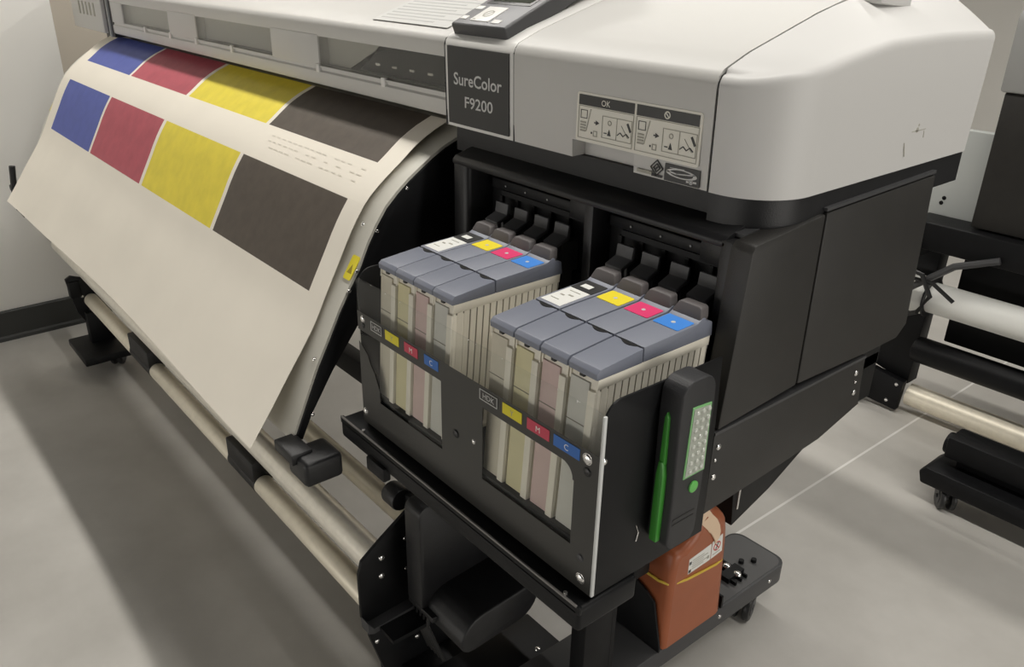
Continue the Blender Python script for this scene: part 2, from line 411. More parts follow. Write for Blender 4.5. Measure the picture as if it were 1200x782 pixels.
# control panel: a wedge sitting on the sloping top
sl = math.atan2(1.290 - 1.238, .177 - .009)
CPM = Matrix.Translation((-.530, .012, 1.240)) @ Matrix.Rotation(sl + .10, 4, 'X')
cp = MB(); cp.box(-.064, .064, 0, .300, -.01, .0165, 0, .004, 3, CPM)
cp.box(-.0605, .0605, .003, .297, .0155, .0168, 1, .0005, 2, CPM)
ctrl = cp.build('control_panel', [M_greyblack, M_panel], PR, 'dark grey control panel with a screen and white buttons')
def cpf(name, m, fn, **k):
    q = MB(); fn(q); q.v = [CPM @ v for v in q.v]; return q.build(name, m, ctrl, **k)
cpf('screen', [M_screen, M_bar], lambda q: (q.box(-.050, .050, .066, .20, .0160, .0175, 1, .0005), q.box(-.043, .043, .074, .19, .0165, .0180, 0)))
cpf('button_pad', [M_button, M_pict], lambda q: (q.box(-.030, .014, .012, .056, .016, .0182, 0, .0006),
    q.ring((0, 0, .0182), X_, Y_, (-.008, .034), .008, .0095, 1, .0004, 16), q.line((0, 0, .0182), X_, Y_, (-.014, .026), (-.002, .042), .0012, 1, .0004), q.line((0, 0, .0182), X_, Y_, (-.026, .016), (-.020, .016), .0015, 1, .0004)))
for bx0, bx1, by0, by1 in ((-.056, -.040, .046, .056), (.022, .040, .010, .020), (-.056, -.042, .014, .024)):
    cpf('button', M_button, lambda q: q.box(bx0, bx1, by0, by1, .016, .0182, 0, .0008))

# --- long beam with windows
BY = .010
mb = MB()
bprof = [(BY, 1.206), (BY - .002, 1.224), (BY, 1.2315), (BY + .007, 1.2365), (.05, 1.250), (.14, 1.280), (.24, 1.304), (.42, 1.312), (.46, 1.312), (.46, 1.206)]
mb.prism(bprof, 0, -2.375, -.6035, 0)
beam = mb.build('beam_lid', M_cover, PR, ang=50)
lb = MB()
sA = Vector((0, .09, .030)).normalized()
o = Vector((-.86, .030, 1.2438))
lb.flat(o, X_, sA, [(0, 0), (.225, 0), (.225, .16), (0, .16)], 0, .0004)
for k in range(12): lb.flat(o, X_, sA, [(.012, .012 + k * .012), (.17 + .04 * (k % 2), .012 + k * .012), (.17 + .04 * (k % 2), .0155 + k * .012), (.012, .0155 + k * .012)], 1, .0007)
lb.build('lid_label', [mat('lid_label_pale', (.60, .60, .58), .45), mat('faint_print', (.50, .50, .49), .5)], beam)
mb = MB()
mb.prism([(BY + .004, 1.112), (BY, 1.116), (BY, 1.137), (BY + .004, 1.140), (BY + .004, 1.146), (.10, 1.146), (.10, 1.120)], 0, -2.375, -.6035, 0)
mb.build('front_rail', M_cover, PR, ang=50)
wins = [(-1.035, -.616), (-1.672, -1.245), (-2.262, -1.868)]
mb = MB()
edges = [-.6035] + [e for wv in wins for e in (wv[1], wv[0])] + [-2.375]
for k in range(0, len(edges), 2):
    mb.box(edges[k + 1], edges[k], BY, .05, 1.146, 1.206, 0, .002)
for x0, x1 in wins: mb.box(x0, x1, BY + .001, .03, 1.1455, 1.1485, 0); mb.box(x0, x1, BY + .001, .03, 1.2035, 1.207, 0)
mb.build('window_surround', M_cover, PR)
for x0, x1 in wins:
    g = MB(); g.prism(rrect(x0 + .001, x1 - .001, 1.1485, 1.2035, .006), 1, BY + .003, BY + .0065); g.build('window_pane', M_glass, PR)
for x in (-1.04, -.80, -1.68, -1.46, -1.866, -2.07):
    q = MB(); q.box(x - .006, x + .006, BY - .002, BY + .006, 1.136, 1.152, 0, .001); q.build('window_clip', M_edge, PR)
mb = MB()
mb.box(-2.36, -.61, .13, .14, 1.12, 1.206, 0); mb.box(-2.36, -1.10, .034, .038, 1.150, 1.204, 2); mb.prism([(-1.10, 1.150), (-.955, 1.150), (-.86, 1.190), (-.84, 1.204), (-1.10, 1.204)], 1, .033, .035, 2); mb.box(-2.36, -.61, .03, .14, 1.146, 1.150, 0); mb.box(-2.36, -.61, .10, .125, 1.175, 1.185, 1)
mb.build('carriage_bay', [mat('bay_grey', (.30, .30, .29), .5), M_greyblack, mat('pane_brightener', (.62, .61, .58), .5)], PR)  # pale plates added behind the panes to brighten the dark windows
mb = MB()
mb.prism([(-.93, 1.150), (-.64, 1.150), (-.64, 1.20), (-.78, 1.203), (-.86, 1.188)], 1, .035, .11, 0, .004)
for k in range(4): mb.box(-.86 + k * .055, -.845 + k * .055, .032, .036, 1.165, 1.169, 1)
mb.build('print_carriage', [M_interior, M_screw], PR)

# --- left end of the printer
mb = MB(); mb.prism([(0, 1.108), (0, 1.225), (.012, 1.238), (.24, 1.304), (.42, 1.312), (.46, 1.312), (.46, 1.108)], 0, -2.795, -2.445, 0, .004)
lc = mb.build('left_cover', M_cover, PR, ang=50)
for k in range(5):
    v = MB(); v.box(-2.70 + k * .042, -2.685 + k * .042, -.0012, .004, 1.155, 1.195); v.build('vent_slot', M_pict, lc)
mb = MB(); mb.box(-2.445, -2.378, .012, .40, 1.10, 1.29, 0); mb.box(-2.408, -2.402, .006, .02, 1.10, 1.235, 1); mb.build('left_gap_trim', [M_bar, M_palegrey], PR)
mb = MB(); mb.box(-2.76, -2.44, .09, .40, .84, 1.108, 0, .004); mb.build('left_cabinet', M_greyblack, PR)
mb = MB(); mb.box(-2.44, -.56, .10, .44, .80, 1.118, 0); mb.build('body_core', M_steel_black, PR)

mb = MB(); mb.box(-2.40, -.20, .46, .80, 1.06, 1.24, 0, .01); mb.build('rear_shade_box', M_greyblack, PR)  # hidden rear bulk, added to keep tube light off the floor behind
# --- black ink bay
mb = MB()
mb.box(-.598, -.05, .020, .05, 1.060, 1.1015, 0)                # smooth band under the cover
q = [inset(i, .006) for i in range(len(PTH))]
band = [[Vector((x, y, z)) for x, y in q] for z in (1.060, 1.1015)]
mb.grid(band, 0)
mb.prism([(-.018, 1.050), (-.018, 1.057), (-.012, 1.063), (.026, 1.073), (.026, 1.050)], 0, -.560, -.040, 0, .0015)    # lip over the bay
mb.box(-.562, -.522, -.018, .06, .80, 1.060, 0, .010, 3)        # left post
mb.box(-.046, -.030, -.018, .06, .80, 1.059, 0, .002)           # right post
mb.box(-.278, -.262, -.004, .05, .80, 1.055, 0, .002)           # divider
bayf = mb.build('bay_frame', M_black, PR)
mb = MB(); mb.box(-.56, -.03, .034, .40, .78, 1.0995, 0)
for x0, x1 in ((-.51, -.285), (-.255, -.055)):
    mb.box(x0, x1, .022, .036, 1.016, 1.032, 0, .002); mb.box(x0 + .02, x1 - .02, .026, .036, 1.006, 1.014, 0)
    mb.box(x0, x1, .024, .036, .86, .93, 0, .002)
    for k in range(6): mb.box(x0 + .012 + k * .038, x0 + .018 + k * .038, .029, .036, .955, 1.004, 0)
    mb.box(x1 - .045, x1 - .002, .019, .03, 1.010, 1.040, 1, .001)
bay = mb.build('ink_bay', [M_interior, M_black], PR)
LEVX = (-.472, -.427, -.381, -.337, -.214, -.170, -.122, -.077)
for x in LEVX:
    q = MB()
    q.box(x - .013, x + .013, .004, .036, .905, .975, 0, .002)                       # lever body
    q.prism([(-.010, .976), (.010, .984), (.012, 1.000), (.016, 1.000), (.016, .978), (-.009, .971)], 0, x - .0145, x + .0145, 1, .0008)
    q.box(x - .007, x + .007, -.002, .006, .948, .972, 0, .001)
    q.build('locking_lever', [M_greyblack, mat('lever_grey', (.13, .13, .135), .45)], bay)
for x in (-.474, -.428, -.379, -.323, -.215, -.164, -.116):
    q = MB(); q.dome((x, .0205, 1.024), .0016, (0, -1, 0)); q.build('indicator_lamp', mat('indicator_grey', (.35, .35, .35), .3), bay)

# --- cabinet side panels
def side_panel(poly, name, x0=-.03, x1=0.):
    q = MB(); q.prism(poly, 0, x0, x1, 0, .003, 2); return q.build(name, M_blacksoft, PR)
side_panel([(-.040, .836), (-.022, 1.055), (-.016, 1.063), (.1165, 1.075), (.1195, .845)], 'side_panel_front')
side_panel([(.1225, .845), (.1195, 1.0755), (.381, 1.081), (.400, .855), (.378, .838), (.30, .838)], 'side_panel_rear')
mb = MB(); mb.prism([(.118, 1.0775), (.118, 1.0815), (.381, 1.087), (.381, 1.083)], 0, -.022, -.0005); mb.prism([(.0, 1.060), (.0, 1.0655), (.1165, 1.0755), (.1165, 1.068)], 0, -.06, -.0275)
mb.build('side_ledge', M_greyblack, PR)
mb = MB(); mb.prism([(-.044, .715), (-.044, .832), (.296, .832), (.300, .782), (.305, .752), (.209, .729), (.102, .722)], 0, -.018, -.001, 0, .0008)
mb.prism([(-.044, .830), (-.044, .834), (.296, .834), (.296, .830)], 0, -.03, 0, 1)
lowp = mb.build('lower_panel', [M_blacksoft, M_greyblack], PR)
for y, z in ((-.034, .811), (-.037, .793), (-.036, .768), (.276, .812), (.279, .797), (.281, .779)):
    q = MB(); q.dome((0, y, z), .0042 if z not in (.793, .797) else .0025, (1, 0, 0)); q.build('screw', M_screw, lowp)
mb = MB(); mb.box(-.30, -.03, -.04, .40, .72, .80, 0, .002)
mb.prism([(.22, .46), (.43, .46), (.45, .30), (.568, .34), (.70, .405), (.70, .45), (.40, .74), (.20, .74)], 0, -.36, -.262, 0, .002)
mb.box(-.262, -.259, .455, .460, .34, .39, 1)
und = mb.build('under_frame', [M_steel_black, M_screw], PR)

# --- stand
mb = MB(); mb.box(-.285, -.25, .030, .100, .115, .56, 0, .003); leg = mb.build('stand_leg', M_steel_black, PR)
q = MB(); q.dome((-.2495, .068, .33), .006, (1, 0, 0)); q.build('screw', M_screw, leg)
mb = MB(); mb.prism([(-.25, .10), (-.25, .56), (-.33, .56)], 1, .098, .108, 0); mb.build('gusset', M_steel_black, leg)
FZ = .115
mb = MB(); 
fp = arc(-.268, .636, .028, 0, 90, 5) + arc(-.352, .636, .028, 90, 180, 5) + [(-.380, -.02), (-.240, -.02)]
mb.prism(fp, 2, FZ - .048, FZ, 0, .003)
foot = mb.build('stand_foot', M_greyblack, PR)
q = MB()
q.prism(arc(-.272, .63, .026, 0, 90, 5) + arc(-.348, .63, .026, 90, 180, 5) + [(-.374, .44), (-.246, .44)], 2, FZ, FZ + .0012)
q.build('top_plate', mat('foot_top_grey', (.10, .10, .10), .5), foot)
q = MB()
for dy, w_ in ((.502, .006), (.522, .005), (.54, .004)): q.box(-.362, -.262, dy, dy + w_, FZ + .0008, FZ + .010, 0)
q.box(-.30, -.275, .495, .55, FZ + .001, FZ + .014, 0)
for x, y in ((-.335, .49), (-.34, .535), (-.30, .575), (-.285, .60)): q.cyl((x, y, FZ), (x, y, FZ + .009), .006, 0, 10)
q.build('lock_mechanism', M_steel_black, foot)
for x, y in ((-.306, .530), (-.276, .527)):
    q = MB(); q.dome((x, y, FZ + .012), .009, (0, 0, 1)); q.build('bolt', M_screw, foot)
for y, z in ((.425, .092), (.60, .092)):
    q = MB(); q.dome((-.24, y, z), .005, (1, 0, 0)); q.build('screw', M_screw, foot)
def caster(mb, c, r=.034, wd=.026, axis=(1, 0, 0), top=.07):
    a = Vector(axis); c = Vector(c)
    for sgn in (-1, 1):
        mb.cyl(c + a * sgn * .006, c + a * sgn * (.006 + wd * .5), r, 0, 24, bev=.004)
        mb.cyl(c + a * sgn * (.006 + wd * .5), c + a * sgn * (.0075 + wd * .5), r * .62, 1, 20)
    mb.box(c.x - .012, c.x + .012, c.y - .012, c.y + .02, c.z, top, 1, .004)
    mb.cyl(c - a * .025, c + a * .025, .006, 1, 12)
q = MB(); caster(q, (-.268, .555, .034), .034, .032, Vector((1, .35, 0)).normalized()); q.build('caster', [M_wheel, M_greyblack], foot)
q = MB(); caster(q, (-.31, .03, .034)); q.build('caster', [M_wheel, M_greyblack], foot)
# holder for the waste jug
mb = MB()
mb.prism([(-.238, FZ), (-.238, .125), (-.262, .225), (-.285, .240), (-.345, .262), (-.395, .262), (-.395, FZ)], 1, .228, .233, 0, .0008)
mb.box(-.395, -.390, .233, .43, FZ, .24, 0); mb.box(-.39, -.24, .424, .429, FZ, FZ + .030, 0)
mb.build('jug_holder', M_steel_black, foot)
mb = MB(); mb.box(-2.42, -2.35, .03, .10, .115, .80, 0, .003); mb.box(-2.44, -2.30, -.02, .66, .067, .115, 0, .003)
mb.build('stand_leg', M_steel_black, PR)
mb = MB(); mb.box(-2.38, -.27, .170, .215, .30, .36, 0, .004); mb.build('stand_crossbar', M_steel_black, PR)
for x, y in ((-2.37, .03), (-2.37, .6)):
    q = MB(); caster(q, (x, y, .034)); q.build('caster', [M_wheel, M_greyblack], PR)

# --- paper guide with side plates
GP = [(.080, 1.094), (.038, 1.078), (.006, 1.066), (-.020, 1.052), (-.044, 1.037), (-.067, 1.022), (-.090, 1.004), (-.112, .984), (-.132, .957), (-.150, .928), (-.167, .894), (-.188, .862), (-.209, .828), (-.233, .783), (-.257, .740), (-.284, .682), (-.311, .624), (-.310, .614), (-.298, .608)]
GP = [(y + .003, z - .002) for y, z in GP]
mb = MB()
gin = [(y + .012, z - .010) for y, z in GP]
rows = [[Vector((x, y, z)) for y, z in GP + gin[::-1] + [GP[0]]] for x in (-2.585, -.620)]
mb.grid(rows, 0); m_ = len(GP) * 2
for r in rows: mb.add(r[:-1], [tuple(range(m_))])
guide = mb.build('paper_guide', M_guide, PR, ang=40)
SP = GP[:17] + [(-.292, .615), (-.272, .655), (-.228, .722), (-.175, .79), (-.05, .82), (.05, .83)]
SPr = [(y + .003, z - .004) for y, z in SP[:17]] + SP[17:]
for x0, x1 in ((-.640, -.616), (-2.589, -2.565)):
    q = MB(); q.prism(SPr, 0, x0, x1, 0, .001); sp = q.build('guide_side_plate', M_steel_black, PR)
    if x1 > -1:
        for y, z in ((-.068, 1.005), (-.128, .945), (-.170, .885), (-.187, .855), (-.27, .655)):
            q = MB(); q.dome((-.616, y, z), .0034, (1, 0, 0)); q.build('screw', M_screw, sp)
for y, z in ((-.1445, .955), (-.251, .745)):
    q = MB(); q.dome((-.632, y - .001, z + .001), .0036, (0, -.8, .5)); q.build('screw', M_screw, guide)
for x in (-.6345, -2.567):
    q = MB(); 
    o = Vector((x, -.1660, .8900)); tdir = Vector((0, -.021, -.032)).normalized()
    q.flat(o + Vector((0, -.0015, -.001)), X_, -tdir, rrect(-.010, .012, -.024, .018, .004), 0, .001)
    q.flat(o + Vector((0, -.0026, -.0015)), X_, -tdir, [(-.006, -.012), (.008, -.012), (.001, .004)], 1, .0004)
    q.build('caution_label', [M_warn, mat('caution_print', (.35, .27, .02), .5)], guide, 'yellow caution label')
for x0, x1 in ((-.600, -.515), (-2.64, -2.575)):
    q = MB(); q.box(x0, x1 - .02, -.330, -.262, .575, .620, 0, .008, 3); q.box(x0 - .03, x1 - .05, -.338, -.30, .606, .626, 0, .003); q.build('guide_bracket', M_black, PR)
q = MB(); q.sweep([(-2.605, -.325, .70), (-2.605, -.335, .62), (-2.605, -.333, .555), (-2.595, -.318, .53)], .010, 0, 8); q.build('guide_hook', M_black, PR)

# ------------------------------------------------------------------ printed sheet (top level)
PP = [(.050, 1.0935), (.019, 1.081), (-.016, 1.062), (-.044, 1.041), (-.075, 1.019), (-.096, 1.003), (-.118, .983), (-.137, .958), (-.156, .928), (-.174, .895), (-.202, .845), (-.230, .794), (-.257, .754), (-.284, .716), (-.322, .660), (-.361, .604)]
# arc length from the point y=.024
AL = [0]
for a, bb in zip(PP, PP[1:]): AL.append(AL[-1] + math.hypot(bb[0] - a[0], bb[1] - a[1]))
A0 = AL[1]; AL = [a - A0 for a in AL]
# smooth profile: Catmull-Rom in arc length
def prof_at(s):
    s = max(AL[0], min(AL[-1] - 1e-6, s))
    for i in range(len(PP) - 1):
        if AL[i] <= s <= AL[i + 1]: break
    t = (s - AL[i]) / (AL[i + 1] - AL[i])
    P0 = PP[max(i - 1, 0)]; P1 = PP[i]; P2 = PP[i + 1]; P3 = PP[min(i + 2, len(PP) - 1)]
    f = lambda a, b, c, d: .5 * (2 * b + (c - a) * t + (2 * a - 5 * b + 4 * c - d) * t * t + (3 * b - a - 3 * c + d) * t ** 3)
    return f(P0[0], P1[0], P2[0], P3[0]), f(P0[1], P1[1], P2[1], P3[1])
END = AL[-1]
sb = sorted(set([AL[0], .0, .02, .04, .06, .08, .097, .099, .12, .14, .16, .1765, .1785, .20, .22, .245, .27, .30, .325, .347, .349] + [.349 + (END - .349) * k / 14 for k in range(1, 15)]))
cols = [-2.535, -2.458, -2.036, -2.020, -1.596, -1.578, -1.145, -1.130, -.710, -.658]
xs = []
for a, bb in zip(cols, cols[1:]):
    k = max(1, int((bb - a) / .05))
    xs += [a + (bb - a) * j / k for j in range(k)]
xs.append(cols[-1])
bands = [(-2.458, -2.036, 1), (-2.020, -1.596, 2), (-1.578, -1.145, 3), (-1.130, -.710, 4)]
def paper_pt(x, s):
    y, z = prof_at(s)
    u = (x + 2.535) / 1.877
    hang = max(0, (s - .35) / (END - .35))
    wav = math.sin(u * 7.3 + .6) * .006 * hang ** 1.5 + math.sin(u * 3.1 + s * 5) * .004 * hang
    y -= wav
    if u < .16: k = (1 - u / .16) ** 2 * hang ** 2; y -= .014 * k; z += .012 * k; x += .05 * k
    return Vector((x, y - .002, z + .0015))
ER = [[paper_pt(x, s) for x in xs] for s in sb]
def pmi(i, j):
    s = (sb[i] + sb[i + 1]) / 2; x = (xs[j] + xs[j + 1]) / 2
    if s < .098 or .1775 < s < .348:
        for a, bb, k in bands:
            if a < x < bb: return k
    return 0
mb = MB(); mb.grid(ER, pmi)
# a real (thin) thickness: offset back side
BK = []
for i, r in enumerate(ER):
    rr = []
    for j, p in enumerate(r):
        a = ER[max(i - 1, 0)][j]; c = ER[min(i + 1, len(ER) - 1)][j]
        t = (c - a).normalized(); nn = t.cross(X_).normalized()
        rr.append(p + nn * (-.0005 if nn.z > 0 or nn.y < 0 else .0005))
    BK.append(rr)
mb.grid([r[::-1] for r in BK], 0)
for E1, E2 in ((ER[0], BK[0]), (ER[-1], BK[-1]), ([r[0] for r in ER], [r[0] for r in BK]), ([r[-1] for r in ER], [r[-1] for r in BK])):
    mb.grid([E1, E2], 0)
# faint test text near the right between the two rows
for k in range(3):
    s = .117 + k * .014
    for q in range(16):
        if random.random() < .75:
            x0 = -1.08 + q * .023; x1 = x0 + .012 + random.random() * .008
            a = paper_pt(x0, s); bq = paper_pt(x1, s); c = paper_pt(x1, s + .002); d = paper_pt(x0, s + .002)
            nn = Vector((0, -.6, .8)) * .0006
            mb.add([a + nn, bq + nn, c + nn, d + nn], [(0, 1, 2, 3)], 5)
sheet = mb.build('printed_sheet', [M_paper, M_blue, M_red, M_yel, M_blk, mat('faint_test_print', (.76, .71, .62), .6)], None, ang=60)
tag(sheet, 'cream paper sheet with blue, red, yellow and brown colour patches hanging over the printer front', 'paper')

# ------------------------------------------------------------------ take-up reel unit
TU = thing('take_up_reel', 'take-up unit with long silvery tubes and black brackets under the hanging print', 'paper winder', (-1.5, -.15, 0))
TY = -.2
mb = MB(); mb.cyl((-2.80, TY, .350), (-.556, TY, .350), .0285, 0, 40); mb.build('roller_tube', M_alu, TU, 'shiny silver roller tube')
TB = [(-2.455, -1.955), (-1.775, -1.210), (-1.060, -.556)]
for x0, x1 in TB:
    q = MB(); q.cyl((x0, TY, .238), (x1, TY, .238), .0235, 0, 32, bev=.001); q.build('rail_tube', M_tube, TU)
for x0, x1 in ((-1.955, -1.775), (-1.210, -1.060)):
    q = MB(); q.cyl((x0, TY, .238), (x1, TY, .238), .0245, 0, 24, bev=.001); q.box(x0, x1, TY - .022, TY + .03, .245, .300, 0, .004); q.build('tube_clamp', M_black, TU)
mb = MB(); mb.cyl((-2.44, -.075, .335), (-.62, -.075, .335), .0215, 0, 32); mb.build('rear_tube', M_tube, TU)
EP = [(-.197, .400), (-.236, .372), (-.244, .345), (-.244, .246), (-.232, .224), (-.030, .236), (-.030, .455), (-.080, .470), (-.100, .462), (-.130, .443)]
mb = MB(); mb.prism(EP, 0, -.5555, -.5475, 0, .0015); mb.prism([(-.244, .226), (-.244, .250), (-.232, .232), (-.035, .243), (-.035, .236), (-.232, .220)], 0, -.55, -.525, 1)
mb.box(-.60, -.55, -.13, -.05, .44, .462, 0, .003)
ep = mb.build('end_plate', [M_steel_black, M_greyblack], TU)
for y, z, r in ((-.195, .361, .006), (-.197, .321, .006), (-.143, .380, .0045), (-.144, .311, .0035), (-.131, .312, .008)):
    q = MB(); q.dome((-.5475, y, z), r, (1, 0, 0)); q.build('screw', M_screw if r < .007 else M_greyblack, ep)
q = MB(); q.cyl((-.605, -.135, .450), (-.565, -.135, .450), .022, 0, 20, bev=.004); q.cyl((-.61, -.135, .450), (-.605, -.135, .450), .014, 0, 16); q.build('knob', M_black, TU)
mb = MB(); mb.prism([(-.235, .228), (-.232, .195), (-.205, .100), (-.17, .062), (-.05, .062), (-.05, .236)], 0, -.552, -.540, 0, .001); mb.box(-.552, -.48, -.22, -.05, .222, .230, 0)
lp = mb.build('lower_bracket', M_steel_black, TU)
for y, z in ((-.219, .182), (-.142, .081), (-.13, .14)):
    q = MB(); q.dome((-.540, y, z), .005, (1, 0, 0)); q.build('screw', M_screw, lp)
q = MB(); q.prism(arc(-.155, .490, .018, 90, 180, 5) + [(-.173, .315)] + arc(-.158, .30, .015, 180, 270, 4) + [(.06, .262), (.06, .508)], 0, -.50, -.455, 0, .003)
q.build('drive_guard', M_black, TU)
q = MB(); q.prism([(-.172, .285), (-.172, .297), (.06, .260), (.06, .248)], 0, -.50, -.425, 0, .002); q.build('guard_lip', M_black, TU)
# motor housing: capsule section extruded along X, slanting up to the rear
ca, sa = math.cos(math.radians(-12)), math.sin(math.radians(-12))
cs = arc(.052, 0, .036, -90, 90, 8) + arc(-.052, 0, .036, 90, 270, 8)
cs = [(-.076 + p[0] * ca - p[1] * sa, .297 + p[0] * sa * -.35 + p[1] * ca) for p in cs]
q = MB(); q.prism(cs, 0, -.50, -.352, 0, .004, 3); q.build('motor_housing', M_black, TU)
q = MB()
for k in range(5): q.sweep([(-.53 + k * .012, -.135, .29), (-.525 + k * .011, -.145, .22), (-.50 + k * .012, -.13, .15)], .004, 0, 6)
q.build('motor_cable', M_wheel, TU)
mb = MB(); mb.box(-.49, -.386, -.16, .112, .070, .098, 0, .004); mb.box(-.60, -.48, -.17, -.05, .062, .09, 0, .004)
fp = mb.build('base_foot', M_steel_black, TU)
q = MB(); q.dome((-.402, .062, .0985), .006, (0, 0, 1)); q.build('screw', M_screw, fp)
for x, y in ((-.618, -.145), (-.43, -.10), (-2.47, -.235), (-2.40, -.16)):
    q = MB(); caster(q, (x, y, .034), .034, .026, (.6, .8, 0)); q.build('caster', [M_wheel, M_greyblack], TU)
mb = MB(); mb.prism([(-.268, .325), (-.25, .335), (-.16, .30), (-.15, .12), (-.21, .12), (-.25, .20)], 0, -2.475, -2.462, 0, .002)
mb.box(-2.52, -2.30, -.29, -.12, .062, .088, 0, .005); mb.box(-2.475, -2.43, -.23, -.15, .08, .20, 0, .004); mb.box(-2.49, -2.455, -.262, -.225, .255, .315, 0, .004)
lb_ = mb.build('far_bracket', M_steel_black, TU)
for y, z in ((-.245, .30), (-.225, .255), (-.205, .20), (-.18, .17)):
    q = MB(); q.dome((-2.461, y, z), .006, (1, 0, 0)); q.build('screw', M_screw, lb_)

# ------------------------------------------------------------------ ink tank rack
RK = thing('ink_tank_rack', 'black rack with a clear front panel bolted under the ink bay, holding eight ink tanks', 'ink rack', (-.25, -.15, .651))
YF = -.2425
mb = MB()
mb.prism([(-.240, .690), (-.240, .918)] + arc(-.216, .918, .0235, 180, 90, 6)[1:] + [(-.051, .938), (-.047, .845), (-.045, .690)], 0, -.003, 0, 0, .0006)
side = mb.build('side_plate', M_steel_black, RK)
q = MB(); q.sweep([(.0006, -.176, .762), (.0006, -.170, .750), (.0006, -.173, .738)], .0008, 0, 6); q.dome((.0, -.236, .872), .004, (1, 0, 0)); q.build('plate_catch', M_screw, side)
mb = MB(); mb.prism([(-.240, .690), (-.240, .918)] + arc(-.216, .918, .0235, 180, 90, 6)[1:] + [(-.051, .938), (-.047, .690)], 0, -.493, -.490, 0, .0006)
mb.build('side_plate', M_steel_black, RK)
# tray
mb = MB(); mb.box(-.535, .003, -.262, -.165, .651, .686, 0, .006, 3); mb.box(-.49, -.02, -.17, -.05, .672, .690, 0, .002); mb.box(-.535, .003, -.262, -.256, .676, .688, 0, .002)
mb.box(-.4895, -.0035, -.2385, -.0465, .744, .7505, 0, .0015); mb.box(-.45, -.40, -.2685, -.255, .636, .660, 0, .003)
tray = mb.build('tray', M_steel_black, RK)
q = MB(); q.cyl((-.024, -.258, .688), (-.024, -.258, .692), .0025, 0, 10); q.cyl((-.47, -.258, .688), (-.47, -.258, .692), .0025, 0, 10); q.build('rivet', M_screw, tray)
q = MB(); q.box(-.533, -.002, -.2625, -.2600, .6865, .6895, 0, .0006); q.build('tray_edge', mat('edge_highlight', (.20, .19, .18), .3), tray)  # highlight along the tray lip, put into a lighter colour
# clear panel with printed mask
mb = MB(); mb.prism(rrect(-.4925, .002, .693, .9305, .006, 4), 1, YF, YF + .003, 0, .0004); clear = mb.build('clear_panel', M_acryl, RK, 'clear acrylic front panel')
q = MB()
t0, t1 = YF - .0006, YF - .0001
def msk(x0, x1, z0, z1): q.box(x0, x1, t0, t1, z0, z1, 0)
msk(-.4925, .0015, .850, .8795)                     # label band
msk(-.284, -.197, .6935, .850); msk(-.036, .0015, .6935, .850)
msk(-.4925, -.284, .6935, .746); msk(-.197, -.036, .6935, .746)
q.flat((0, t1, 0), X_, Z_, [(-.036, .850), (-.060, .850)] + arc(-.056, .832, .018, 90, 0, 6)[0:] + [(-.036, .832)], 0, .0005)
q.prism([(-.4925, .746), (-.440, .746), (-.440, .765), (-.452, .79), (-.462, .80), (-.470, .815), (-.4925, .83)], 1, t0, t1, 0)
q.build('printed_mask', M_mask, clear)
q = MB(); q.box(-.0005, .0025, YF - .0008, YF + .0036, .694, .929, 0, .0006); q.build('panel_edge', mat('acrylic_edge', (.62, .63, .62), .2), clear)
TG = [(-.4545, -.426, 'K'), (-.4165, -.382, 'Y'), (-.368, -.336, 'M'), (-.3205, -.289, 'C'), (-.2435, -.214, 'K'), (-.2025, -.169, 'Y'), (-.158, -.124, 'M'), (-.114, -.076, 'C')]
TG = [(-.4545, -.426, 'HDK'), (-.4165, -.382, 'Y'), (-.368, -.336, 'M'), (-.3205, -.289, 'C'), (-.2020, -.168, 'HDK'), (-.1585, -.124, 'Y'), (-.1145, -.077, 'M'), (-.070, -.029, 'C')]
bm_ = {'HDK': M_mask, 'Y': M_bandY, 'M': M_bandM, 'C': M_bandC}
for x0, x1, k in TG:
    q = MB(); q.rect((0, t0, 0), X_, Z_, x0, x1, .8610, .8755, 0, .0006)
    if k == 'HDK':
        q.frame((0, t0 - .0006, 0), X_, Z_, x0, x1, .8610, .8755, .001, 1, .0003)
    q.text(k, .0105, ((x0 + x1) / 2, t0 - .0006, .8645), X_, Z_, 1 if k == 'HDK' else 2, .0003)
    q.build('colour_tag', [bm_[k], M_text, M_labelw if k != 'Y' else M_pict], clear)
for x, z, r, m in ((-.018, .869, .0062, M_screw), (-.017, .8535, .0055, M_wheel), (-.019, .737, .005, M_greyblack), (-.017, .7085, .0062, M_screw), (-.252, .786, .0060, M_wheel),
                   (-.478, .870, .005, M_screw), (-.4775, .860, .0045, M_wheel), (-.486, .712, .0055, M_screw), (-.215, .792, .003, M_screw)):
    q = MB(); q.dome((x, YF - .0008, z), r, (0, -1, 0), 0, .45); q.cyl((x, YF - .0007, z), (x, YF - .0001, z), r * 1.15, 0, 14); q.build('panel_screw', m, clear)

